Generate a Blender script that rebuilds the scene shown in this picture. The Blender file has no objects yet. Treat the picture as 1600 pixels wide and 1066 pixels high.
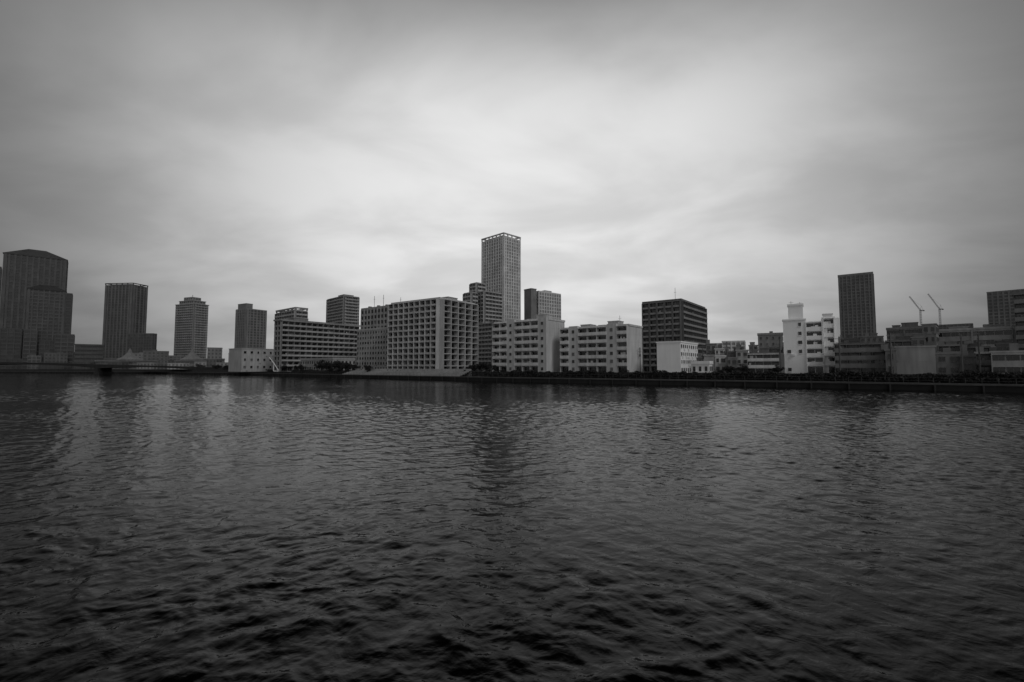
import bpy, math, random
import numpy as np
from mathutils import Vector
random.seed(7); rng=np.random.default_rng(11)
scene=bpy.context.scene
COL=scene.collection
F=711.1; PITCH=math.radians(3.3); CH=4.5; GZ=2.5
def R(px,py):
    v=(533-py)/F; d=math.cos(PITCH)-v*math.sin(PITCH)
    return ((px-800)/F/d,(math.sin(PITCH)+v*math.cos(PITCH))/d)

# ---------------------------------------------------------------- materials
MATS={}
def new_mat(name):
    m=bpy.data.materials.new(name); m.use_nodes=True
    return m,m.node_tree.nodes,m.node_tree.links,m.node_tree.nodes['Principled BSDF']
def wall_mat(a,rough=0.85,kind='concrete'):
    key=(round(a,3),kind)
    if key in MATS: return MATS[key]
    m,n,l,b=new_mat(kind+'_grey')
    tc=n.new('ShaderNodeTexCoord')
    mp=n.new('ShaderNodeMapping'); mp.inputs['Scale'].default_value=(0.9,0.9,0.12)
    no=n.new('ShaderNodeTexNoise'); no.inputs['Scale'].default_value=1.1; no.inputs['Detail'].default_value=6
    n2=n.new('ShaderNodeTexNoise'); n2.inputs['Scale'].default_value=0.09; n2.inputs['Detail'].default_value=3
    l.new(tc.outputs['Object'],mp.inputs['Vector']); l.new(mp.outputs[0],no.inputs['Vector']); l.new(tc.outputs['Object'],n2.inputs['Vector'])
    ad=n.new('ShaderNodeMath'); ad.operation='ADD'; l.new(no.outputs[0],ad.inputs[0]); l.new(n2.outputs[0],ad.inputs[1])
    lo,hi=(.86,1.08) if a>.7 else (.68,1.2)
    mr=n.new('ShaderNodeMapRange'); mr.inputs[1].default_value=0.65; mr.inputs[2].default_value=1.35
    mr.inputs[3].default_value=a*lo; mr.inputs[4].default_value=min(a*hi,0.9)
    l.new(ad.outputs[0],mr.inputs[0])
    cb=n.new('ShaderNodeCombineColor')
    for i in range(3): l.new(mr.outputs[0],cb.inputs[i])
    l.new(cb.outputs[0],b.inputs['Base Color']); b.inputs['Roughness'].default_value=rough
    b.inputs['Specular IOR Level'].default_value=.25
    MATS[key]=m; return m
def flat_mat(name,a,rough=0.5,metal=0.0,noise=0.3,scale=3.0):
    key=(name,a)
    if key in MATS: return MATS[key]
    m,n,l,b=new_mat(name)
    tc=n.new('ShaderNodeTexCoord'); no=n.new('ShaderNodeTexNoise'); no.inputs['Scale'].default_value=scale; no.inputs['Detail'].default_value=5
    l.new(tc.outputs['Object'],no.inputs['Vector'])
    mr=n.new('ShaderNodeMapRange'); mr.inputs[1].default_value=0.3; mr.inputs[2].default_value=0.7
    mr.inputs[3].default_value=a*(1-noise); mr.inputs[4].default_value=a*(1+noise)
    l.new(no.outputs[0],mr.inputs[0]); cb=n.new('ShaderNodeCombineColor')
    for i in range(3): l.new(mr.outputs[0],cb.inputs[i])
    l.new(cb.outputs[0],b.inputs['Base Color'])
    b.inputs['Roughness'].default_value=rough; b.inputs['Metallic'].default_value=metal
    MATS[key]=m; return m
GLASS=[flat_mat('dark_glass',0.012,0.12),flat_mat('glass',0.035,0.2),flat_mat('curtained_glass',0.13,0.4)]
FRAME=flat_mat('window_frame',0.12,0.5)
METAL=flat_mat('painted_steel',0.10,0.5)
WHITE=flat_mat('white_paint',0.7,0.6)
def far_glass(a): return [flat_mat('haze_tint_glass',round(a*.36,3),.45),flat_mat('haze_tint_glass_pale',round(a*.5,3),.45)]  # distant panes lightened with the wall tone: aerial haze put into the colour

# ---------------------------------------------------------------- mesh helpers
BF=np.array([[0,3,2,1],[4,5,6,7],[0,1,5,4],[1,2,6,5],[2,3,7,6],[3,0,4,7]])
def box_v(bs):
    bs=np.asarray(bs,float).reshape(-1,6)
    lo=bs[:,:3]; hi=bs[:,3:]
    s=np.array([[0,0,0],[1,0,0],[1,1,0],[0,1,0],[0,0,1],[1,0,1],[1,1,1],[0,1,1]])
    v=lo[:,None,:]+(hi-lo)[:,None,:]*s[None]
    return v.reshape(-1,3)
def box_f(n): return (BF[None]+8*np.arange(n)[:,None,None]).reshape(-1,4)
def mesh_np(name,v,f,mats,mi=None,smooth=False):
    v=np.asarray(v,np.float32); f=np.asarray(f,np.int32)
    me=bpy.data.meshes.new(name)
    me.vertices.add(len(v)); me.vertices.foreach_set('co',v.ravel())
    k=f.shape[1]
    me.loops.add(f.size); me.loops.foreach_set('vertex_index',f.ravel())
    me.polygons.add(len(f)); me.polygons.foreach_set('loop_start',np.arange(0,f.size,k,dtype=np.int32))
    me.polygons.foreach_set('loop_total',np.full(len(f),k,np.int32))
    for m in mats: me.materials.append(m)
    if mi is not None: me.polygons.foreach_set('material_index',np.asarray(mi,np.int32))
    me.polygons.foreach_set('use_smooth',np.full(len(f),smooth,bool))
    me.update(calc_edges=True); return me
def obj(name,me,parent=None,loc=(0,0,0),**props):
    o=bpy.data.objects.new(name,me); COL.objects.link(o)
    o.location=loc
    if parent: o.parent=parent
    for k,v in props.items(): o[k]=v
    return o
def boxes_obj(name,bs,mat,parent=None,loc=(0,0,0),**props):
    bs=np.asarray(bs,float).reshape(-1,6)
    return obj(name,mesh_np(name,box_v(bs),box_f(len(bs)),[mat]),parent,loc,**props)
def beam_v(p,q,w):
    p=np.array(p,float);q=np.array(q,float);d=q-p;d/=np.linalg.norm(d)
    a=np.cross(d,[0,0,1.0]); 
    if np.linalg.norm(a)<1e-3: a=np.array([1.0,0,0])
    a/=np.linalg.norm(a); b=np.cross(d,a); h=w/2
    o=[-a*h-b*h,a*h-b*h,a*h+b*h,-a*h+b*h]
    return [p+x for x in o]+[q+x for x in o]
def beams_obj(name,bl,mat,parent=None,loc=(0,0,0),**props):
    v=[];
    for p,q,w in bl: v+=beam_v(p,q,w)
    return obj(name,mesh_np(name,np.array(v),box_f(len(bl)),[mat]),parent,loc,**props)
def root(name,loc,rot,label,category,group=None):
    o=bpy.data.objects.new(name,None); COL.objects.link(o); o.location=loc; o.rotation_euler=(0,0,rot)
    o.empty_display_size=1; o['label']=label; o['category']=category
    if group: o['group']=group
    return o

WINC={}
def win_mesh(g,detail):
    key=(g.name,detail)
    if key in WINC: return WINC[key]
    bs=[(-.5,-.03,-.5,.5,.03,.5)]; mi=[0]*6
    if detail:
        for b in [(-.53,-.08,-.53,.53,.02,-.5),(-.53,-.08,.5,.53,.02,.53),(-.53,-.08,-.5,-.5,.02,.5),(.5,-.08,-.5,.53,.02,.5),(-.018,-.06,-.5,.018,.02,.5)]:
            bs.append(b); mi+= [1]*6
    WINC[key]=mesh_np('window',box_v(bs),box_f(len(bs)),[g,FRAME],mi)
    return WINC[key]

def facade(L,H,style,fh,bay,o,near=False):
    wall=[];balc=[];win=[]
    bay=o.get('bay',bay)
    n=max(1,round(H/fh)); fh=H/n; nb=max(1,round(L/bay)); bw=L/nb
    if o.get('corner'):
        cw=o['corner']; wall+=[(.01,0,0,cw,.62,H-.01),(L-cw,0,0,L-.01,.62,H-.01)]
    if style=='blank':
        for i in range(1,n): wall.append((0.02,0,i*fh-.03,L-.02,.025,i*fh+.03))
        return wall,balc,win
    if style in('balcony','stair'):
        dpt=o.get('dp',1.3); wf=o.get('wf',.74)
        stair=[(style=='stair' and k%o.get('every',4)==o.get('ph',3)) for k in range(nb)]
        for k in range(nb+1):
            a=k*bw; w=o.get('pil',.1)
            wall.append((max(a-w,0.01),0,0,min(a+w,L-.01),dpt+(.18 if o.get('pil') else -.06),H-.02))
        segs=[];st=None
        for k in range(nb):
            if stair[k]:
                wall.append((k*bw+.12,0,0,(k+1)*bw-.12,dpt-.1,H+.8))
                for i in range(n): win.append(((k+.5)*bw,dpt-.1,i*fh+fh*.55,.9,1.0))
                if st is not None: segs.append((st,k)); st=None
            else:
                if st is None: st=k
        if st is not None: segs.append((st,nb))
        for (k0,k1) in segs:
            for i in range(1,n+1):
                z=i*fh
                bs=[(k0*bw+.02,.0,z-.16,k1*bw-.02,dpt,z+.04)]
                if i<n:
                    bs.append((k0*bw+.02,dpt-.12,z+.04,k1*bw-.02,dpt+.03,z+o.get('ph_h',1.0)))
                    if near and not o.get('clean'):
                        for _ in range(3):
                            a=random.uniform(k0*bw+.3,k1*bw-1.3); hh=random.uniform(.5,1.7); bs.append((a,.25,z+.04,a+random.uniform(.4,1.0),.65,z+hh))
                balc.append(bs)
        for i in range(n):
            for k in range(nb):
                if stair[k]: continue
                if bw>3.3:
                    for q in (.27,.73): win.append(((k+q)*bw,0,i*fh+1.12,bw*wf/2,min(2.0,fh*.7)))
                else: win.append(((k+.5)*bw,0,i*fh+1.12,bw*wf,min(2.0,fh*.7)))
    elif style=='grid':
        pw=o.get('pw',.35)
        for k in range(nb+1):
            a=k*bw; wall.append((max(a-pw,.01),0,0,min(a+pw,L-.01),.5,H-.02))
        bh=o.get('bh',.5)
        for i in range(1,n): wall.append((.02,0,i*fh-bh,L-.02,.34,i*fh+bh))
        for i in range(n):
            for k in range(nb): win.append(((k+.5)*bw,0,(i+.5)*fh,bw-2*pw-.1,fh-2*bh-.06))
    elif style=='punched':
        ww=o.get('ww',.5); hh=o.get('hh',.45)
        for i in range(n):
            for k in range(nb):
                if random.random()<o.get('skip',0): continue
                v1=random.uniform(.75,1.2) if near else 1
                win.append(((k+.5)*bw,.0,i*fh+fh*.53,bw*ww*v1,fh*hh))
                wall.append(((k+.5)*bw-bw*ww*.56,0,i*fh+fh*.53-fh*hh/2-.2,(k+.5)*bw+bw*ww*.56,.16,i*fh+fh*.53-fh*hh/2-.06))
                if near and random.random()<.3:
                    a=(k+.5)*bw+bw*.2; wall.append((a,0,i*fh+.15,a+.8,.4,i*fh+.7))
    elif style=='ribbon':
        for i in range(n):
            for k in range(nb): win.append(((k+.5)*bw,0,i*fh+fh*.56,bw*.86,fh*.42))
            wall.append((.05,0,i*fh+fh*.8,L-.05,.45,i*fh+fh*.86))
        if near:
            m=max(1,int(L/6))
            for k in range(m+1): wall.append((max(.02,L*k/m-.18),0,0,min(L-.02,L*k/m+.18),.5,H-.05))
    return wall,balc,win

def building(name,label,category,blocks,group=None,near=False,maxwin=100):
    b0=None; rt=None; wins=[]; theta=None
    for b in blocks:
        base=b.get('base',GZ); Y=b['Y']; top=b['top']; tx,tz=R(b['c'],top)
        if theta is None:
            theta=math.radians(b.get('th',38)) if ('r' in b or 'th' in b) else math.atan(tx)*.97
        th=theta; c,s_=math.cos(th),math.sin(th); Cx=tx*Y
        tl=R(b['l'],top)[0]; s=(Cx-tl*Y)/(c+tl*s_)
        if 't' in b: t=b['t']
        else:
            tr=R(b['r'],top)[0]; t=(tr*Y-Cx)/(s_-tr*c)
        H=CH+tz*Y-base
        if rt is None:
            rt=root(name,(Cx,Y,base),-th,label,category,group); b0=(Cx,Y,base)
        dx,dy=Cx-b0[0],Y-b0[1]
        off=np.array([dx*c-dy*s_, dx*s_+dy*c, base-b0[2]])
        alb=b.get('alb',.2); alb2=b.get('alb2',alb*1.15)
        wm=wall_mat(alb,kind=b.get('mk','concrete')); bm=wall_mat(alb2,kind='parapet')
        wall=[(-s,0,-.5,0,t,H)]
        faces=[('f',s,b.get('f','grid')),('r',t,b.get('g',b.get('f','grid')))]
        for which,L,st in faces:
            o=dict(b.get('o',{})); o.update(b.get('of' if which=='f' else 'og',{}))
            w,bl,wi=facade(L,H,st,b.get('fh',3.0),b.get('bay',3.2),o,near)
            def cv(q):
                a0,o0,z0,a1,o1,z1=q
                if which=='f': return (a0-s,-o1,z0,a1-s,-o0,z1)
                return (o0,a0,z0,o1,a1,z1)
            wall+=[cv(q) for q in w]
            for bs in bl: boxes_obj('balcony',[cv(q) for q in bs],bm,rt,off)
            for a,oo,z,ww,hh in wi:
                if which=='f': p=(a-s,-oo-.02,z); r=0
                else: p=(oo+.02,a,z); r=math.pi/2
                wins.append((p[0]+off[0],p[1]+off[1],p[2]+off[2],r,ww,hh))
        boxes_obj('wall',wall,wm,rt,off)
        rk=b.get('roof','flat'); pm=wall_mat(b.get('ralb',alb*1.05),kind='coping')
        e=b.get('ov',.2); ph=b.get('par',.9)
        rb=[(-s-e,-e,H,e,.2,H+ph),(-s-e,t-.2,H,e,t+e,H+ph),(-s-e,.2,H,-s+.2,t-.2,H+ph),(-.2,.2,H,e,t-.2,H+ph),(-s+.2,.2,H-.1,-.2,t-.2,H+.08)]
        if rk=='flat':
            boxes_obj('roof',rb,pm,rt,off)
        elif rk=='frame':
            n1=max(2,round(s/b.get('fs',6))); n2=max(2,round(t/b.get('fs',6))); hh=b.get('fr',4)
            for k in range(n1+1):
                x=-s+s*k/n1; rb.append((x-.5,-.2,H+ph,x+.5,.6,H+hh))
            for k in range(1,n2+1):
                y=t*k/n2; rb.append((-.6,y-.5,H+ph,.2,y+.5,H+hh)); rb.append((-s-.2,y-.5,H+ph,-s+.6,y+.5,H+hh))
            rb+=[(-s-.5,-.5,H+hh,.5,1.2,H+hh+.9),(-s-.5,t-1,H+hh,.5,t+.5,H+hh+.9),(-1.2,1.2,H+hh,.5,t-1,H+hh+.9),(-s-.5,1.2,H+hh,-s+1.2,t-1,H+hh+.9)]
            rb.append((-s*.85,t*.12,H,-s*.12,t*.85,H+hh-.3))
            boxes_obj('roof',rb,pm,rt,off)
        elif rk=='hip':
            hh=b.get('rh',7); k=b.get('rk',.28)
            v=[(-s-e,-e,H),(e,-e,H),(e,t+e,H),(-s-e,t+e,H),(-s+s*k,t*k,H+hh),(-s*k,t*k,H+hh),(-s*k,t-t*k,H+hh),(-s+s*k,t-t*k,H+hh)]
            obj('roof',mesh_np('roof',v,box_f(1),[pm]),rt,off)
            boxes_obj('cornice',[(-s-e-.5,-e-.5,H-1,e+.5,t+e+.5,H-.02)],pm,rt,off)
        for (fx,fy,wx,wy,hh) in b.get('pent',[]):
            x0=-s*fx; y0=t*fy; pb=[(x0-wx,y0,H-.3,x0,y0+wy,H+hh),(x0-wx-.15,y0-.15,H+hh,x0+.15,y0+wy+.15,H+hh+.25)]
            for q in range(int(wx/1.2)): pb.append((x0-wx+.4+q*1.2,y0-.05,H+hh*.45,x0-wx+1.0+q*1.2,y0,H+hh*.8))
            boxes_obj('rooftop_room',pb,wall_mat(alb*.9,kind='concrete'),rt,off)
        if b.get('units',True) and rk=='flat' and near:
            for q in range(4 if s>25 else 1):
                x=-random.uniform(.1,.85)*s; y=random.uniform(.15,.7)*t
                boxes_obj('rooftop_tank',[(x-1.1,y,H+.4,x+.2,y+1.2,H+random.uniform(1.3,2.0)),(x-1.0,y+.1,H,x-.8,y+.3,H+.4),(x,y+.1,H,x+.1,y+.3,H+.4),(x-1.0,y+.9,H,x-.8,y+1.1,H+.4)],wall_mat(.2),rt,off)
        for (fx,fy,hh) in b.get('ant',[]):
            x=-s*fx;y=t*fy;w=.09*Y/150
            boxes_obj('antenna',[(x-w/2,y-w/2,H,x+w/2,y+w/2,H+hh),(x-.6,y-w/3,H+hh*.72,x+.6,y+w/3,H+hh*.72+w*.7)],METAL,rt,off)
    gl=GLASS if near else far_glass(blocks[0].get('alb',.2)); pr=[.6,.3,.1] if near else [.8,.2]
    wins.sort(key=lambda w:(abs(w[0])+abs(w[1])+abs(w[2])*.5)/(w[4]*w[5]))
    for w in wins[:maxwin]:
        i=int(rng.choice(len(gl),p=pr))
        o=obj('window',win_mesh(gl[i],near),rt,w[:3]); o.rotation_euler=(0,0,w[3]); o.scale=(w[4],1,w[5])
    rest=wins[maxwin:]
    if rest:
        a=np.array(rest); u=box_v([(-.5,-.03,-.5,.5,.03,.5)])
        v=u[None]*np.stack([a[:,4],np.ones(len(a)),a[:,5]],1)[:,None,:]
        cs=np.cos(a[:,3])[:,None]; sn=np.sin(a[:,3])[:,None]
        x=v[:,:,0]*cs-v[:,:,1]*sn; y=v[:,:,0]*sn+v[:,:,1]*cs
        v=np.stack([x,y,v[:,:,2]],2)+a[:,None,:3]
        mi=np.repeat(rng.choice(len(gl),len(a),p=pr),6)
        obj('windows',mesh_np('windows',v.reshape(-1,3),box_f(len(a)),gl,mi),rt,kind='stuff')
    return rt

B=building
# ---------------------------------------------------------------- far towers, most wall albedos lifted to paint in aerial haze
FT=dict(bh=.3,pw=.85,corner=3.0)
B('high_rise_tower','dark broad residential tower with faceted hipped roof behind the bridge','tower',[
  dict(c=105,l=5,Y=540,top=406,t=26,alb=.095,f='grid',bay=4.8,fh=3.6,roof='hip',rh=9,rk=.36,ralb=.06,o=FT)])
B('high_rise_tower','dark stepped residential tower with low hipped roof and podium','tower',[
  dict(c=103,l=43,Y=470,top=455,t=20,alb=.10,f='grid',bay=4.2,fh=3.6,roof='hip',rh=5,rk=.3,ralb=.04,o=dict(bh=.6,pw=.5,corner=2)),
  dict(c=113,l=103,Y=472,top=460,t=12,alb=.09,f='grid',bay=3.2,fh=3.6,o=dict(bh=.35,pw=.5)),
  dict(c=116,l=86,Y=456,top=524,t=14,alb=.10,f='grid',bay=4.2,fh=3.8,o=dict(bh=.6)),
  dict(c=86,l=62,Y=454,top=533,t=14,alb=.08,f='grid',bay=4.2,fh=3.8,o=dict(bh=.6)),
  dict(c=58,l=38,Y=452,top=516,t=14,alb=.10,f='grid',bay=4.2,fh=3.8,o=dict(bh=.6)),
  dict(c=34,l=-10,Y=458,top=515,t=14,alb=.085,f='grid',bay=4.2,fh=3.8,o=dict(bh=.6))])
B('high_rise_tower','dark slab tower standing beside the hipped roof tower','tower',[
  dict(c=2,l=-60,Y=600,top=418,t=20,alb=.10,f='grid',bay=4,fh=3.2)])
B('high_rise_tower','grey residential tower with open frame crown','tower',[
  dict(c=208,l=165,r=231,Y=600,top=446,th=6,alb=.15,f='grid',bay=5,fh=3.5,roof='frame',fr=2.6,fs=9,ralb=.1,o=dict(bh=.35,pw=.95,corner=3)),
  dict(c=238,l=200,r=245,Y=560,top=522,alb=.12,f='grid',bay=3.6,fh=3.4)])
B('high_rise_tower','pale residential tower with stepped crown and balcony rings','tower',[
  dict(c=304,l=276,r=325,Y=620,top=475,th=22,alb=.28,alb2=.36,f='balcony',bay=4.2,fh=3.4,ov=1.2,o=dict(corner=2.5)),
  dict(c=303,l=281,r=321,Y=626,top=470,alb=.28,f='grid',bay=4,fh=3,base=60,ov=.8),
  dict(c=301,l=288,r=314,Y=632,top=465,alb=.28,f='grid',bay=4,fh=3,base=70,ant=[(.5,.5,5)])])
B('high_rise_tower','grey slab tower with raised lift core and rooftop','tower',[
  dict(c=386,l=369,r=417,Y=560,top=483,th=30,alb=.21,f='grid',bay=4,fh=3.3,o=dict(bh=.5,pw=.6,corner=2)),
  dict(c=385,l=372,Y=564,top=475,t=8,alb=.2,f='blank',base=50)])
B('apartment_block','pale mid rise apartment block behind the long balconied block','building',[
  dict(c=462,l=432,r=480,Y=330,top=486,th=40,alb=.28,alb2=.38,f='balcony',bay=4,fh=2.8,roof='frame',fr=2.0)])
B('high_rise_tower','grey apartment tower with chamfered top and central lift shaft','tower',[
  dict(c=538,l=512,r=561,Y=430,top=463,th=44,alb=.26,alb2=.34,f='balcony',bay=3.6,fh=3.0,pent=[(.2,.2,12,10,2.8)],o=dict(corner=2))])
B('high_rise_tower','tall pale tower with gridded facade and arcaded crown','tower',[
  dict(c=787,l=753,r=813,Y=420,top=370,th=45,alb=.62,f='grid',bay=3.3,fh=3.15,roof='frame',fr=3.2,fs=5,o=dict(bh=.36,pw=.5,corner=1.6),ralb=.5)])
B('high_rise_tower','stepped grey tower with striped balconies beside the tallest tower','tower',[
  dict(c=757,l=735,r=783,Y=330,top=456,th=45,alb=.3,alb2=.42,f='balcony',bay=3.2,fh=2.9,o=dict(ph_h=.8)),
  dict(c=745,l=735,r=757,Y=338,top=443,alb=.3,alb2=.40,f='balcony',bay=3.2,fh=2.9,base=30),
  dict(c=737,l=725,r=745,Y=325,top=458,alb=.3,alb2=.40,f='balcony',bay=3.2,fh=2.9),
  dict(c=775,l=745,r=792,Y=300,top=505,alb=.24,alb2=.34,f='balcony',bay=3.2,fh=2.8)])
B('high_rise_tower','pale tower with dark lift core joined to one flank','tower',[
  dict(c=842,l=832,r=876,Y=380,top=456,th=50,alb=.56,f='grid',bay=3.0,fh=3.0,pent=[(.1,.3,5,8,2)],o=dict(bh=.4,pw=.45)),
  dict(c=830,l=819,r=838,Y=374,top=452,alb=.2,f='blank',fh=3)])
B('high_rise_tower','dark slender tower with fine window grid','tower',[
  dict(c=1364,l=1309,Y=450,top=428,t=30,alb=.18,f='grid',bay=3.4,fh=3.3,par=2.2,o=dict(bh=.4,pw=.55,corner=1.8))])
B('high_rise_tower','dark broad tower with vertical ribs','tower',[
  dict(c=1680,l=1541,Y=400,top=446,t=20,alb=.22,f='grid',bay=3.6,fh=3.3,o=dict(pw=.6))])
# ---------------------------------------------------------------- middle distance
B('apartment_block','long balconied apartment block with pale parapets near the quay','building',[
  dict(c=440,l=431,r=560,Y=240,top=501,th=38,alb=.24,alb2=.37,f='grid',g='balcony',bay=3.2,fh=2.7,par=.8,pent=[(.1,.15,6,8,2)],ov=.9,o=dict(ph_h=.75))],near=True)
B('office_building','grey office building with punched windows and two stepped wings','building',[
  dict(c=612,l=565,r=618,Y=236,top=479,th=36,alb=.3,f='grid',bay=3.0,fh=3.0,o=dict(bh=.6,pw=.35),ant=[(.6,.3,7),(.3,.3,7)]),
  dict(c=607,l=558,r=611,Y=216,top=514,alb=.36,f='punched',bay=2.0,fh=2.5,o=dict(ww=.5,hh=.48))],near=True)
B('apartment_block','large apartment block with framed balcony grid and pale pillars','building',[
  dict(c=687,l=612,r=741,Y=190,top=468,th=35,alb=.42,alb2=.44,f='balcony',g='balcony',bay=3.4,fh=2.6,par=1.0,
       ralb=.45,o=dict(pil=.14,ph_h=.62,dp=1.9,wf=.95),pent=[(.05,.3,5,6,2)],ant=[(.97,.2,4)],og=dict(pil=.22,ph_h=.2,dp=2.4,bay=4.2,wf=.98,clean=1))],near=True)
B('apartment_block','pale slab apartment block with blank end wall and stair tower','building',[
  dict(c=857,l=773,r=882,Y=160,top=500,th=38,alb=.52,alb2=.62,f='stair',g='blank',bay=3.6,fh=2.6,par=.7,units=False,
       of=dict(ph=2,every=4,ph_h=1.0,dp=1.5,wf=.86),pent=[(.12,.3,4.5,4,2.4),(.7,.3,4,4,1.4),(.4,.4,2.5,3,1.2)])],near=True)
B('apartment_block','pale slab apartment block with two rooftop rooms and blank end','building',[
  dict(c=982,l=878,r=1003,Y=145,top=509,th=38,alb=.52,alb2=.62,f='stair',g='blank',bay=3.4,fh=2.4,par=.6,units=False,
       of=dict(ph=1,every=4,ph_h=.95,dp=1.5,wf=.86),pent=[(.2,.3,3.8,4,2.0),(.62,.3,3.8,4,1.4),(.42,.4,2.4,3,1.0),(.85,.4,2,3,1.0)],ant=[(.2,.4,4)])],near=True)
B('apartment_block','dark brick apartment block with long receding balconies','building',[
  dict(c=1064,l=1004,r=1101,Y=200,top=470,th=38,alb=.13,alb2=.27,f='balcony',g='balcony',bay=3.2,fh=2.7,mk='brick',par=1.0,units=False,
       o=dict(ph_h=.75,dp=1.1,wf=.6),of=dict(pil=.35,ph_h=.7),ant=[(.35,.3,8)])],near=True)
B('low_building','small white building with blank wall and windowed side','building',[
  dict(c=1063,l=1026,r=1090,Y=138,top=535,th=38,alb=.9,f='blank',g='punched',bay=2.0,fh=2.5,par=.4,units=False,og=dict(ww=.42,hh=.42)),
  dict(c=1108,l=1080,r=1113,Y=133,top=569,alb=.8,f='punched',bay=2.0,fh=2.8,units=False)],near=True)
def house(px0,px1,top,Y,alb,label,f='punched',alb2=None,bay=1.8,fh=2.4,t=8,pent=None,o=None,par=.35,units=True,cat='house',name='house'):
    return B(name,label,cat,[dict(c=px1,l=px0,Y=Y,top=top,t=t,alb=alb,alb2=alb2 or alb*1.2,f=f,bay=bay,fh=fh,pent=pent or [],o=o or {},par=par,units=units)],near=True)
house(1103,1119,538,172,.2,'narrow dark grey town house with flat roof')
house(1117,1131,546,165,.6,'narrow pale town house with small windows',units=False)
house(1100,1116,556,140,.3,'low grey shed beside the white building',f='blank',units=False)
house(1117,1134,557,150,.7,'small white house with wide windows behind the hedge',o=dict(ww=.6))
house(1134,1152,560,146,.3,'small grey house with wide windows behind the hedge',o=dict(ww=.6),units=False)
house(1131,1149,551,160,.14,'small dark house with flat roof and windows')
house(1150,1169,548,156,.4,'grey three storey town house with narrow windows',bay=1.6)
house(1196,1224,543,150,.2,'grey town house with dark ribbon windows',f='ribbon')
B('apartment_block','distant pale apartment block with window grid','building',[
  dict(c=1164,l=1128,Y=330,top=534,t=14,alb=.62,f='grid',bay=3.0,fh=3,o=dict(bh=.5)),
  dict(c=1128,l=1106,Y=340,top=538,t=14,alb=.5,f='grid',bay=3.0,fh=3)])
B('apartment_block','plain grey mid rise block with sparse windows','building',[
  dict(c=1223,l=1184,Y=190,top=523,t=12,alb=.24,f='punched',bay=2.4,fh=2.7,o=dict(ww=.3,hh=.36))],near=True)
house(1168,1217,553,124,.18,'three storey house with pale balconies and flat roof',f='balcony',alb2=.65,fh=2.2,pent=[(.3,.3,2.2,2,1.6)],o=dict(ph_h=.7))
B('office_building','white narrow building with rooftop tower and stacked balconies','building',[
  dict(c=1285,l=1258,Y=126.0,top=503,t=12,alb=.85,alb2=.88,f='balcony',bay=3.0,fh=2.4,par=.3,o=dict(dp=.9,ph_h=1.05,wf=.8,pil=.25),units=False),
  dict(c=1303,l=1285,Y=125.0,top=497,t=12,alb=.85,alb2=.88,f='balcony',bay=3.0,fh=2.5,par=.4,o=dict(dp=1.0,ph_h=1.05,wf=.8,pil=.2),pent=[(.1,.1,2.2,3,1.2)],units=False),
  dict(c=1258,l=1223,Y=127.5,top=500,t=12,alb=.9,f='punched',bay=2.3,fh=2.5,par=.4,o=dict(ww=.3,hh=.36,skip=.25),units=False),
  dict(c=1254,l=1231,Y=129,top=477,t=5,alb=.9,f='blank',base=15,par=.5,ant=[(.8,.4,1.6),(.2,.4,1.2)],units=False)],near=True)
house(1304,1383,537,110,.12,'dark three storey house with railed balconies',f='balcony',alb2=.2,fh=2.2,t=9,pent=[(.5,.3,2,2,1)],bay=2.4)
B('office_building','grey mid rise office with flat roof and rooftop plant','building',[
  dict(c=1441,l=1385,Y=210,top=513,t=12,alb=.18,f='ribbon',bay=2.4,fh=2.9,pent=[(.1,.3,6,4,3),(.6,.3,3,4,2)])],near=True)
B('unfinished_tower_block','dark building under construction carrying two tower cranes','building',[
  dict(c=1520,l=1407,Y=650,top=506,t=26,alb=.2,f='grid',bay=4,fh=3.4)])
B('school_building','long grey concrete building with wide ribbon windows and stair wing','building',[
  dict(c=1582,l=1460,Y=126,top=513,t=12,alb=.34,f='ribbon',bay=1.7,fh=2.6,par=.6,pent=[(.55,.1,4,4,1.0),(.1,.2,4,4,1.2)]),
  dict(c=1462,l=1441,Y=128,top=507,t=9,alb=.24,f='punched',bay=1.8,fh=2.6,par=.3,units=False)],near=True)
B('low_building','plain grey windowless shed with flat parapet','building',[
  dict(c=1461,l=1399,Y=106,top=542,t=8,alb=.36,f='blank',fh=3.2,par=.3,units=False)],near=True)
house(1383,1399,548,104,.2,'narrow grey house beside the windowless shed',bay=1.6)
house(1462,1500,553,104,.24,'small grey house with shutters and a wide window',o=dict(ww=.6))
house(1500,1524,558,101,.12,'low dark house with small square windows',units=False)
house(1524,1550,552,103,.28,'grey two storey house with balconies and flat roof',f='balcony',fh=2.3)
house(1548,1618,550,92,.42,'pale walled house with dark upper window and eave',f='ribbon',bay=1.9)
labs={'punched':'grey town house with small windows and flat roof','ribbon':'town house with banded windows and flat roof','balcony':'town house with stacked balconies and flat roof'}
for (a,b_,tp,Y,st,al) in [(1170,1184,540,215,'punched',.3),(1146,1160,543,210,'ribbon',.2),(1208,1226,536,200,'balcony',.12),(1384,1424,533,124,'balcony',.14),(1424,1446,528,122,'punched',.2),(1466,1500,540,114,'balcony',.2),(1508,1546,543,112,'balcony',.12),(1306,1344,529,190,'ribbon',.14),(1344,1380,526,185,'punched',.2),(1080,1098,560,150,'punched',.2),(1556,1582,538,112,'punched',.12)]:
    house(a,b_,tp,Y,al,labs[st],f=st,bay=1.8,pent=[(random.uniform(.1,.5),.3,2,2,random.uniform(.8,1.6))])
B('apartment_block','dark apartment block with stacked balconies','building',[
  dict(c=1660,l=1583,Y=118,top=455,t=12,alb=.13,alb2=.2,f='balcony',bay=2.8,fh=2.5)],near=True)
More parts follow.
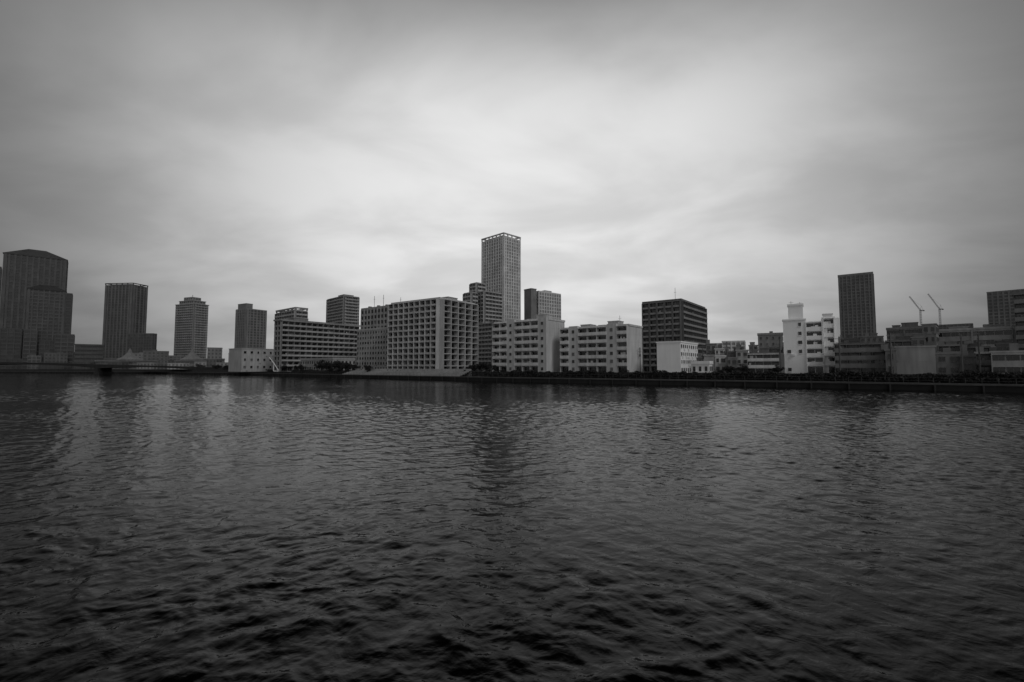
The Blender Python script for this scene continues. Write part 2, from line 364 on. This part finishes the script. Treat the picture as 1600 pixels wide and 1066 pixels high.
B('low_building','low pale warehouse with flat roof beside the long block','building',[
  dict(c=378,l=358,r=428,Y=250,top=545,th=35,alb=.40,f='blank',g='punched',bay=3.2,fh=3.6,par=.4,og=dict(ww=.3,hh=.3),units=False)],near=True)
B('low_building','dark low building at the bridge foot','building',[
  dict(c=162,l=117,Y=430,top=540,t=15,alb=.09,f='ribbon',bay=4,fh=4)])
B('low_building','low riverside block with pale lower storey','building',[
  dict(c=347,l=324,Y=380,top=545,t=10,alb=.2,f='punched',bay=2.6,fh=3.0)])
B('low_building','low grey building with narrow windows beside dark trees','building',[
  dict(c=520,l=470,r=556,Y=222,top=562,th=38,alb=.32,f='punched',bay=2.2,fh=2.4,units=False)],near=True)
mh=B('market_hall','long low grey hall with two pointed tent roofs','hall',[
  dict(c=326,l=150,Y=372,top=564,t=10,th=2,alb=.2,f='ribbon',bay=4,fh=3.0,ov=.6,par=.5)])
for (a,b_,tp,Y,al) in [(168,190,566,366,.12),(214,240,567,362,.3),(246,262,563,350,.16),(262,286,568,344,.45),(304,322,566,330,.35),(322,338,562,330,.14),(338,356,567,322,.3),(116,140,566,372,.1),(60,100,567,380,.08)]:
    B('shed','small flat roofed riverside shed near the bridge','shed',[dict(c=b_,l=a,Y=Y,top=tp,t=6,th=5,alb=al,f='punched',bay=3,fh=2.6,par=.3)],group='riverside sheds near the bridge')
def tent(px,w,top,base_y):
    tx,tz=R(px,top)
    th=-mh.rotation_euler[2]; C=mh.location
    s=(C.x-tx*C.y)/(math.cos(th)+tx*math.sin(th))
    Yh=C.y+s*math.sin(th)
    z1=CH+tz*Yh-GZ; z0=CH+R(px,base_y)[1]*Yh-GZ
    h=w/F*Yh/2*.8
    pr=[(1,0),(.5,.28),(.2,.6),(.04,1)]; v=[];f=[]
    for r,k in pr:
        for sx,sy in((-1,-1),(1,-1),(1,1),(-1,1)): v.append((-s+sx*h*r,5+sy*5*r,z0+(z1-z0)*k))
    for i in range(3):
        for j in range(4): f.append((i*4+j,i*4+(j+1)%4,i*4+4+(j+1)%4,i*4+4+j))
    f.append((12,13,14,15))
    obj('tent_roof',mesh_np('tent_roof',v,f,[wall_mat(.2,kind='tile')]),mh)
tent(195,34,544,562); tent(294,32,544,562)
kinds=[('punched',.2),('grid',.14),('ribbon',.22),('punched',.32),('grid',.26)]
for i in range(52):
    px=20+i*31+random.uniform(-10,10); w=random.uniform(18,44); st,al=random.choice(kinds)
    vignette=1-.45*min(1,abs(px-800)/800)  # wall albedo falls towards the frame sides: lens vignette painted into the colour
    Yd=random.uniform(360,560)
    if px<330: Yd=random.uniform(430,560)
    if px>1000: Yd=random.uniform(230,330)
    B('city_building','low grey city building behind the riverfront','building',[
      dict(c=px+w/2,l=px-w/2,Y=Yd,top=random.uniform(547,565),t=14,alb=al*vignette,f=st,bay=random.uniform(2.6,3.8),fh=3.0,pent=[(random.uniform(.1,.6),.3,4,4,2)])],
      group='low city buildings behind the riverfront',maxwin=60)

# ---------------------------------------------------------------- river bank
BK=np.array([(-1600,520),(-900,440),(-520,385),(-330,345),(-235,312),(-144,254),(0,140),(60,104),(92,80),(170,18),(300,-80)],float)
def densify(P,step=6):
    out=[]
    for i in range(len(P)-1):
        n=max(1,int(np.linalg.norm(P[i+1]-P[i])/step))
        for k in range(n): out.append(P[i]+(P[i+1]-P[i])*k/n)
    out.append(P[-1]); return np.array(out)
BD=densify(BK)
for _ in range(6): BD[1:-1]=(BD[:-2]+BD[1:-1]*2+BD[2:])/4
tan=np.gradient(BD,axis=0); tan/=np.linalg.norm(tan,axis=1)[:,None]
NRM=np.stack([-tan[:,1],tan[:,0]],1)
def strip(name,prof,mat,sel=None,**props):
    idx=np.arange(len(BD)) if sel is None else sel
    k=len(prof); v=[]
    for i in idx:
        for d,z in prof: v.append((*(BD[i]+NRM[i]*d),z))
    f=[]
    for i in range(len(idx)-1):
        for j in range(k-1): f.append((i*k+j,i*k+j+1,(i+1)*k+j+1,(i+1)*k+j))
    return obj(name,mesh_np(name,v,f,[mat]),**props)
strip('riverside_path',[(.5,1.304),(9,1.30)],flat_mat('paving',.04,.9,0,.35,.6),kind='structure')
w=root('river_wall',(0,0,0),0,'dark stained concrete river wall with worn coping along the water','wall')
s=strip('wall',[(0,-1.5),(0,1.1)],wall_mat(.02,kind='wet_concrete')); s.parent=w
s=strip('coping',[(0,1.1),(-.15,1.1),(-.15,1.42),(.5,1.42),(.5,1.3)],wall_mat(.075,kind='coping')); s.parent=w
pb=[];
for i in range(0,len(BD)-1):
    p=BD[i]; q=p+NRM[i]*(-.3); pb.append(((q[0],q[1],-.8),(q[0],q[1],1.08),.35))
beams_obj('fender_piles',pb,wall_mat(.02,kind='wet_concrete'),w,kind='stuff')
w=root('flood_wall',(0,0,0),0,'dark concrete flood wall behind the riverside path','wall')
s=strip('wall',[(9,1.3),(9,3.0),(9.4,3.0),(9.4,2.4)],wall_mat(.03)); s.parent=w
gp=BD+NRM*9.2; n=len(gp); v=[(*p,GZ) for p in gp]
dirs=np.linspace(-1,1,n); v+=[(6000*d,5500-1500*abs(d),GZ) for d in dirs]
f=[(i,i+1,n+i+1,n+i) for i in range(n-1)]
obj('ground',mesh_np('ground',v,f,[flat_mat('ground_asphalt',.05,.9,0,.3,.05)]),kind='structure')
def sel_x(x0,x1): return np.where((BD[:,0]>x0)&(BD[:,0]<x1))[0]
ss=sel_x(-78,-16)
prof=[(2.2,1.31)]
for k in range(5): prof+=[(2.2+k*1.1,1.31+(k+1)*.36),(2.2+(k+1)*1.1,1.31+(k+1)*.36)]
prof+=[(7.7,3.9),(8.0,3.9),(8.0,1.3)]
o=strip('concrete_steps',prof,wall_mat(.36,kind='pale_concrete'),ss); o['label']='pale concrete stepped terrace leading down to the river path'; o['category']='steps'
for a in range(0,len(BD)-4,4):
    p=BD[a]
    if p[0]<-220 or p[0]>130: continue
    bl=[]; base=p+NRM[a]*.3
    for k in range(4):
        q=BD[a+k]+NRM[a+k]*.3-base; q2=BD[a+k+1]+NRM[a+k+1]*.3-base
        for m in range(3):
            u=q+(q2-q)*m/3; bl.append(((u[0],u[1],0),(u[0],u[1],1.05),.05))
        for z in(.5,1.05): bl.append(((q[0],q[1],z),(q2[0],q2[1],z),.035))
    beams_obj('railing',bl,flat_mat('railing_paint',.05),None,(base[0],base[1],1.42),label='dark steel railing section on the river wall',category='railing',group='railing sections along the river wall')
for px,Y,h in [(1098,142,9),(1136,135,9.5),(1176,128,8.5),(1219,118,9.5),(1312,104,9),(1392,100,9.5),(1503,96,9),(1530,95,9.5),(1000,150,8.5),(768,170,9)]:
    tx=(px-800)/F
    r=root('utility_pole',(tx*Y,Y,GZ),random.uniform(-.6,.6),'slim grey concrete utility pole with cross arms among houses','pole','utility poles behind the flood wall')
    beams_obj('mast',[((0,0,0),(0,0,h),.22)],wall_mat(.1,kind='pole'),r)
    beams_obj('cross_arm',[((-1,0,h-.5),(1,0,h-.5),.1),((-.8,0,h-1.4),(.8,0,h-1.4),.1),((.3,.25,h-3.0),(.3,.25,h-2.2),.4)],METAL,r)

# ---------------------------------------------------------------- vegetation
LEAF=[flat_mat('leaf_dark',.012,.9,0,.5,1.5),flat_mat('leaf',.03,.9,0,.5,1.5)]
def leaves(cent,size):
    n=len(cent); a=rng.normal(size=(n,3)); a/=np.linalg.norm(a,axis=1)[:,None]
    b=np.cross(a,rng.normal(size=(n,3))); b/=np.linalg.norm(b,axis=1)[:,None]
    sz=(size*rng.uniform(.5,1.3,n))[:,None]
    v=np.stack([cent-a*sz,cent+b*sz*.6,cent+a*sz,cent-b*sz*.6],1).reshape(-1,3)
    return v,np.arange(4*n).reshape(-1,4)
def crown_mesh(seed,wide=1.0):
    g=np.random.default_rng(seed); pts=[]
    for k in range(22):
        c=g.normal(size=3)*np.array([.30*wide,.30*wide,.20])+np.array([0,0,.60]); r=g.uniform(.12,.26)
        p=g.normal(size=(200,3)); p/=np.linalg.norm(p,axis=1)[:,None]; p*=r*g.uniform(.35,1.05,(200,1)); pts.append(p*np.array([1.2,1.2,.85])+c)
    v,f=leaves(np.concatenate(pts),.045)
    return mesh_np('crown',v,f,LEAF,g.integers(0,2,len(f)))
CR=[crown_mesh(i,[1,.8,1.2,.9][i]) for i in range(4)]
def trunk_mesh(seed):
    g=random.Random(seed); v=[];f=[]
    def limb(p,q,r0,r1):
        b=len(v); p=np.array(p);q=np.array(q);d=q-p;d=d/np.linalg.norm(d);a=np.cross(d,[.3,.9,.1]);a/=np.linalg.norm(a);c=np.cross(d,a)
        for (o,r) in((p,r0),(q,r1)):
            for k in range(6):
                t=k*math.pi/3; v.append(o+a*r*math.cos(t)+c*r*math.sin(t))
        for k in range(6): f.append((b+k,b+(k+1)%6,b+6+(k+1)%6,b+6+k))
    limb((0,0,-.05),(0.02,0,.25),.045,.032); limb((0.02,0,.25),(.0,.03,.5),.032,.018)
    for k in range(6):
        t=k*1.05+g.random(); limb((0.01,0,.22+.04*k),(.3*math.cos(t),.3*math.sin(t),.5+.05*k),.018,.006)
    return mesh_np('trunk',v,f,[flat_mat('bark',.03,.9)])
TR=[trunk_mesh(i) for i in range(3)]
def tree(x,y,h,z=GZ,label='dark leafy tree behind the flood wall'):
    r=root('tree',(x,y,z),random.uniform(0,6),label,'tree','trees along the riverbank'); r.scale=(h*random.uniform(.85,1.15),h,h)
    obj('trunk',random.choice(TR),r); obj('crown',random.choice(CR),r)
for px,Y,h in [(503,214,4.6),(515,212,4.2),(527,206,5),(540,205,4.2),(551,206,3.4),(750,170,3.8),(761,168,3.4),(738,172,3),(575,196,3),(470,232,3.4),(445,240,3.4),(1140,122,2.4),(1158,118,2.4),(1212,112,2.2),(400,262,3.4),(340,304,4),(355,296,3.4),(312,322,4)]:
    tx=(px-800)/F; tree(tx*Y,Y,h)
for i in range(46):
    x=-70+i*4.2+random.uniform(-1.5,1.5)
    k=np.argmin(abs(BD[:,0]-x)); p=BD[k]+NRM[k]*random.uniform(10.0,11.0)
    if x<-16: continue
    tree(p[0],p[1],random.uniform(.9,1.7),GZ-.3,'low bushy tree in the planting behind the flood wall')
hp=[]
for i in range(len(BD)-1):
    x=BD[i,0]
    if x<-150 or x>150: continue
    den=1000 if x>-16 else 160
    t=rng.uniform(0,1,den)[:,None]; d=rng.normal(8.3,.7,den)
    p=BD[i]+(BD[i+1]-BD[i])*t+NRM[i]*d[:,None]
    top=3.15+.28*np.sin(p[:,0]*.35)+.22*np.sin(p[:,0]*1.1+1)+.15*np.sin(p[:,0]*2.9)
    z=1.3+(top-1.3)*np.sqrt(rng.uniform(0,1,den))
    hp.append(np.column_stack([p,z]))
v,f=leaves(np.concatenate(hp),.26)
obj('hedge',mesh_np('hedge',v,f,LEAF,rng.integers(0,2,len(f))),kind='stuff',label='continuous dark hedge in front of the flood wall',category='hedge')

# ---------------------------------------------------------------- bridge
br=root('road_bridge',(-200,318,0),0,'dark low girder road bridge crossing the river on stone piers','bridge')
D=np.array([-160.,-56.]); Dl=np.linalg.norm(D); dd=D/Dl; nn=np.array([dd[1],-dd[0]])
if nn[1]<0: nn=-nn
def bz(k): return 4.2+4.6*math.sin(min(k,1.3)/1.3*math.pi/2)
N=60; v=[];f=[]
spans=[0.08,.42,.80,1.18,1.56,1.95]
def under(k):
    for a,b in zip(spans[:-1],spans[1:]):
        if a<=k<=b:
            u=(k-a)/(b-a); return 1.1+1.5*(2*u-1)**2
    return 1.8
for i in range(N+1):
    k=-.1+2.15*i/N; p=D*k; z=bz(max(k,0)); dpt=under(k)
    for q,zz in((0,z),(16,z),(16,z-dpt),(0,z-dpt)):
        pp=p+nn*q; v.append((pp[0],pp[1],zz))
for i in range(N):
    for j in range(4): f.append((i*4+j,i*4+(j+1)%4,i*4+4+(j+1)%4,i*4+4+j))
obj('deck',mesh_np('deck',v,f,[wall_mat(.022,kind='steel')]),br)
bl=[]
for i in range(160):
    k=-.1+2.15*i/160; k2=-.1+2.15*(i+1)/160; p=D*k+nn*.3; p2=D*k2+nn*.3; z=bz(max(k,0)); z2=bz(max(k2,0))
    bl.append(((p[0],p[1],z),(p[0],p[1],z+1.1),.12)); bl.append(((p[0],p[1],z+1.1),(p2[0],p2[1],z2+1.1),.12)); bl.append(((p[0],p[1],z+.5),(p2[0],p2[1],z2+.5),.08))
beams_obj('railing',bl,flat_mat('railing_dark',.05),br)
for k in spans[1:]:
    p=D*k
    bl=[((p[0]-nn[0],p[1]-nn[1],-1.5),(p[0]-nn[0],p[1]-nn[1],bz(k)-2.3),1.8)]
    bl+=[((p[0]+nn[0]*q,p[1]+nn[1]*q,-1.5),(p[0]+nn[0]*q,p[1]+nn[1]*q,bz(k)-2.4),2.0) for q in (2.,5.,8.,11.,14.)]
    bl.append(((p[0]-nn[0]*2,p[1]-nn[1]*2,.3),(p[0]+nn[0]*17,p[1]+nn[1]*17,.3),2.6))
    beams_obj('pier',bl,wall_mat(.025,kind='stone'),br)
tx=R(428,560)[0]; dk=root('quay_derrick',(tx*238,238,GZ),0,'small white slanted loading derrick beside the warehouse','derrick')
beams_obj('mast',[((0,0,0),(0,0,4.5),.35),((2.6,0,0),(0,0,4.5),.25),((0,0,0),(2.6,0,0),.3)],WHITE,dk)
beams_obj('boom',[((2.6,0,.6),(-1.8,-1,7.2),.32),((0,0,4.5),(-1.8,-1,7.2),.1)],WHITE,dk)

# ---------------------------------------------------------------- tower cranes
def lattice(p,q,w,n,th):
    p=np.array(p,float);q=np.array(q,float);d=(q-p)/np.linalg.norm(q-p)
    a=np.cross(d,[0,1,0]); a/=np.linalg.norm(a); b=np.cross(d,a); L=np.linalg.norm(q-p); out=[]
    cs=[a*w/2+b*w/2,-a*w/2+b*w/2,-a*w/2-b*w/2,a*w/2-b*w/2]
    for c in cs: out.append((p+c,q+c,th))
    for i in range(n):
        for j in range(4):
            s0=p+d*L*i/n+cs[j]; s1=p+d*L*(i+1)/n+cs[(j+1)%4]; out.append((s0,s1,th*.6))
    return out
def crane(px,ybase,yp,jx,jy,Y,cx):
    tx,tz=R(px,yp); zb=CH+R(px,ybase)[1]*Y-1; zp=CH+tz*Y; x=tx*Y
    r=root('tower_crane',(x,Y,zb),0,'luffing tower crane with raised jib on a building under construction','crane','tower cranes on the unfinished building')
    h=zp-zb; j=R(jx,jy); jv=(j[0]*Y-x,-4,CH+j[1]*Y-zb)
    m=flat_mat('crane_paint',.11)
    beams_obj('mast',lattice((0,0,0),(0,0,h),1.5,9,.2),m,r)
    beams_obj('jib',lattice((0,0,h),jv,1.0,14,.15),m,r)
    beams_obj('counter_jib',[((0,0,h),(cx,1,h+.5),.6),((0,0,h),(cx*.35,0,h+6),.2),((cx,1,h+.5),(cx*.35,0,h+6),.12),((cx*.35,0,h+6),(jv[0]*.8,jv[1]*.8,h+(jv[2]-h)*.8),.09)],m,r)
    boxes_obj('counterweight',[(cx-.7,-.5,h-1.1,cx+.7,1.4,h+.2)],flat_mat('counterweight',.1),r)
    boxes_obj('cab',[(-1.1,-2.0,h-1.3,.6,-1.0,h+.4)],flat_mat('cab',.12),r)
crane(1438,507,485,1417,464,640,5)
crane(1468,507,483,1446,460,655,5)

# ---------------------------------------------------------------- water
nr,nc=1350,1350
Yr=np.concatenate([3.0*(300/3.0)**(np.arange(nr)/(nr-1)),np.geomspace(312,9000,60)])
Tx=np.linspace(-1.7,1.7,nc); YY,TT=np.meshgrid(Yr,Tx,indexing='ij'); XX=TT*YY
spc=.0034*YY
def ns(x,y,seed):
    g=np.random.default_rng(seed); o=np.zeros_like(x)
    for k in range(7):
        a=g.uniform(0,6.28); w=g.uniform(.5,1.6); o+=np.sin((x*math.cos(a)+y*math.sin(a))*w+g.uniform(0,6.28))
    return o/2.6
ZZ=np.zeros_like(XX); g=np.random.default_rng(5)
wx=XX+.4*ns(XX*.35,YY*.35,1)+.10*ns(XX*1.7,YY*1.7,8)+.03*ns(XX*5,YY*5,18); wy=YY+.4*ns(XX*.35,YY*.35,2)+.10*ns(XX*1.7,YY*1.7,9)+.03*ns(XX*5,YY*5,19)
patch=np.clip(1+.36*ns(XX*.05,YY*.10,23)+.30*ns(XX*.17,YY*.22,14)+.2*ns(XX*.6,YY*.6,6),.2,1.7)
for k in range(78):
    lam=.16*(2.3/.16)**(k/77.); lam*=g.uniform(.9,1.1)
    th=math.radians(84)+g.normal(0,.8); kx=math.cos(th)*2*math.pi/lam; ky=math.sin(th)*2*math.pi/lam
    slope=.015 if lam<.4 else (.0185 if lam<1.4 else .0125)
    amp=slope*lam/(2*math.pi)
    att=np.clip((lam/spc-2.0)/2.0,0,1)
    ph=kx*wx+ky*wy+g.uniform(0,6.28)
    if k%2: ZZ+=amp*att*2.0*(.64-np.abs(np.sin(ph/2)))
    else: ZZ+=amp*att*(np.sin(ph)+.2*np.cos(2*ph))
ZZ*=patch
v=np.stack([XX,YY,ZZ],2).reshape(-1,3)
a=np.arange(len(Yr)-1)[:,None]*nc+np.arange(nc-1)[None]
f=np.stack([a,a+1,a+nc+1,a+nc],2).reshape(-1,4)
m,n,l,b=new_mat('river_water')
b.inputs['Base Color'].default_value=(.001,.001,.001,1); b.inputs['Roughness'].default_value=.02; b.inputs['IOR'].default_value=1.16
tc=n.new('ShaderNodeTexCoord'); mp=n.new('ShaderNodeMapping'); mp.inputs['Scale'].default_value=(1,1.1,1); mp.inputs['Rotation'].default_value=(0,0,.15)
l.new(tc.outputs['Object'],mp.inputs['Vector'])
n1=n.new('ShaderNodeTexNoise'); n1.inputs['Scale'].default_value=1.5; n1.inputs['Detail'].default_value=4; n1.inputs['Roughness'].default_value=.55; n1.inputs['Distortion'].default_value=.4
n2=n.new('ShaderNodeTexNoise'); n2.inputs['Scale'].default_value=7; n2.inputs['Detail'].default_value=3; n2.inputs['Distortion'].default_value=.6
l.new(mp.outputs[0],n1.inputs['Vector']); l.new(mp.outputs[0],n2.inputs['Vector'])
b1=n.new('ShaderNodeBump'); b1.inputs['Strength'].default_value=1; b1.inputs['Distance'].default_value=.035
b2=n.new('ShaderNodeBump'); b2.inputs['Strength'].default_value=1; b2.inputs['Distance'].default_value=.004
l.new(n1.outputs[0],b1.inputs['Height']); l.new(n2.outputs[0],b2.inputs['Height']); l.new(b1.outputs[0],b2.inputs['Normal']); l.new(b2.outputs[0],b.inputs['Normal'])
obj('water',mesh_np('water',v,f,[m],smooth=True),kind='structure')

# ---------------------------------------------------------------- sky and light
SUN_EL=math.radians(45); SUN_AZ=math.radians(140)
w=bpy.data.worlds.new('World'); scene.world=w; w.use_nodes=True
n=w.node_tree.nodes; l=w.node_tree.links; bg=n['Background']; bg.inputs['Strength'].default_value=.1
sk=n.new('ShaderNodeTexSky'); sk.sky_type='NISHITA'; sk.sun_disc=False; sk.sun_elevation=SUN_EL; sk.sun_rotation=SUN_AZ; sk.air_density=2; sk.dust_density=4
bw=n.new('ShaderNodeRGBToBW'); l.new(sk.outputs[0],bw.inputs[0])
tc=n.new('ShaderNodeTexCoord')
def math_(op,a,b_=None,c=None):
    m=n.new('ShaderNodeMath'); m.operation=op
    for i,x in enumerate((a,b_,c)):
        if x is None: continue
        if isinstance(x,(int,float)): m.inputs[i].default_value=x
        else: l.new(x,m.inputs[i])
    return m.outputs[0]
def mrange(src,a,b_,c,d):
    m=n.new('ShaderNodeMapRange'); m.interpolation_type='SMOOTHSTEP'
    for i,x in enumerate((a,b_,c,d)): m.inputs[i+1].default_value=x
    l.new(src,m.inputs[0]); return m.outputs[0]
GE=math.radians(15.5)
G=(math.sin(math.radians(.5))*math.cos(GE),math.cos(GE),math.sin(GE))
dt=n.new('ShaderNodeVectorMath'); dt.operation='DOT_PRODUCT'; dt.inputs[1].default_value=G; l.new(tc.outputs['Generated'],dt.inputs[0])
ang=math_('DIVIDE',math_('ARCCOSINE',dt.outputs['Value']),math.pi)
cr=n.new('ShaderNodeValToRGB'); l.new(ang,cr.inputs[0]); cr.color_ramp.interpolation='B_SPLINE'
pts=[(0,.74),(10/180,.74),(18/180,.70),(26/180,.61),(34/180,.47),(42/180,.30),(50/180,.165),(58/180,.09),(70/180,.06),(90/180,.12),(120/180,.42),(1,.6)]
els=cr.color_ramp.elements
els[0].position=pts[0][0]; els[0].color=(pts[0][1],)*3+(1,); els[1].position=1; els[1].color=(pts[-1][1],)*3+(1,)
for p,vv in pts[1:-1]:
    e=els.new(p); e.color=(vv,vv,vv,1)
sp=n.new('ShaderNodeSeparateXYZ'); l.new(tc.outputs['Generated'],sp.inputs[0])
dz=math_('ADD',math_('MAXIMUM',sp.outputs[2],0.0),.22)
cb=n.new('ShaderNodeCombineXYZ'); l.new(math_('DIVIDE',sp.outputs[0],dz),cb.inputs[0]); l.new(math_('DIVIDE',sp.outputs[1],dz),cb.inputs[1])
mp=n.new('ShaderNodeMapping'); mp.inputs['Scale'].default_value=(.8,1.1,1); mp.inputs['Rotation'].default_value=(0,0,.45); mp.inputs['Location'].default_value=(7.3,4.2,0); l.new(cb.outputs[0],mp.inputs['Vector'])
no=n.new('ShaderNodeTexNoise'); no.inputs['Scale'].default_value=1.9; no.inputs['Detail'].default_value=5; no.inputs['Roughness'].default_value=.5; no.inputs['Distortion'].default_value=.3
l.new(mp.outputs[0],no.inputs['Vector'])
cloud=mrange(no.outputs[0],.3,.7,.85,1.12)
hz=mrange(sp.outputs[2],0,.22,.76,1)
dk_=mrange(sp.outputs[2],.46,.80,1,.04)
cl=math_('MULTIPLY',math_('MULTIPLY',math_('MULTIPLY',cr.outputs[0],cloud),hz),dk_)
tot=math_('ADD',math_('MULTIPLY',cl,10.0),math_('MULTIPLY',bw.outputs[0],.01))
cc=n.new('ShaderNodeCombineColor')
for i in range(3): l.new(tot,cc.inputs[i])
l.new(cc.outputs[0],bg.inputs['Color'])
sd=bpy.data.lights.new('sun','SUN'); sd.energy=.85; sd.angle=math.radians(20); sd.color=(1,1,1)
so=bpy.data.objects.new('sun',sd); COL.objects.link(so)
sv=Vector((math.sin(SUN_AZ)*math.cos(SUN_EL),math.cos(SUN_AZ)*math.cos(SUN_EL),math.sin(SUN_EL)))
so.rotation_euler=sv.to_track_quat('Z','Y').to_euler(); so.location=(60,-60,120)

cam=bpy.data.cameras.new('camera'); cam.lens=16; cam.sensor_width=36; cam.clip_end=20000; cam.clip_start=.1
co=bpy.data.objects.new('camera',cam); COL.objects.link(co); co.location=(0,0,CH); co.rotation_euler=(math.radians(90)+PITCH,0,0)
scene.camera=co
scene.view_settings.view_transform='Standard'; scene.view_settings.look='None'; scene.view_settings.exposure=0
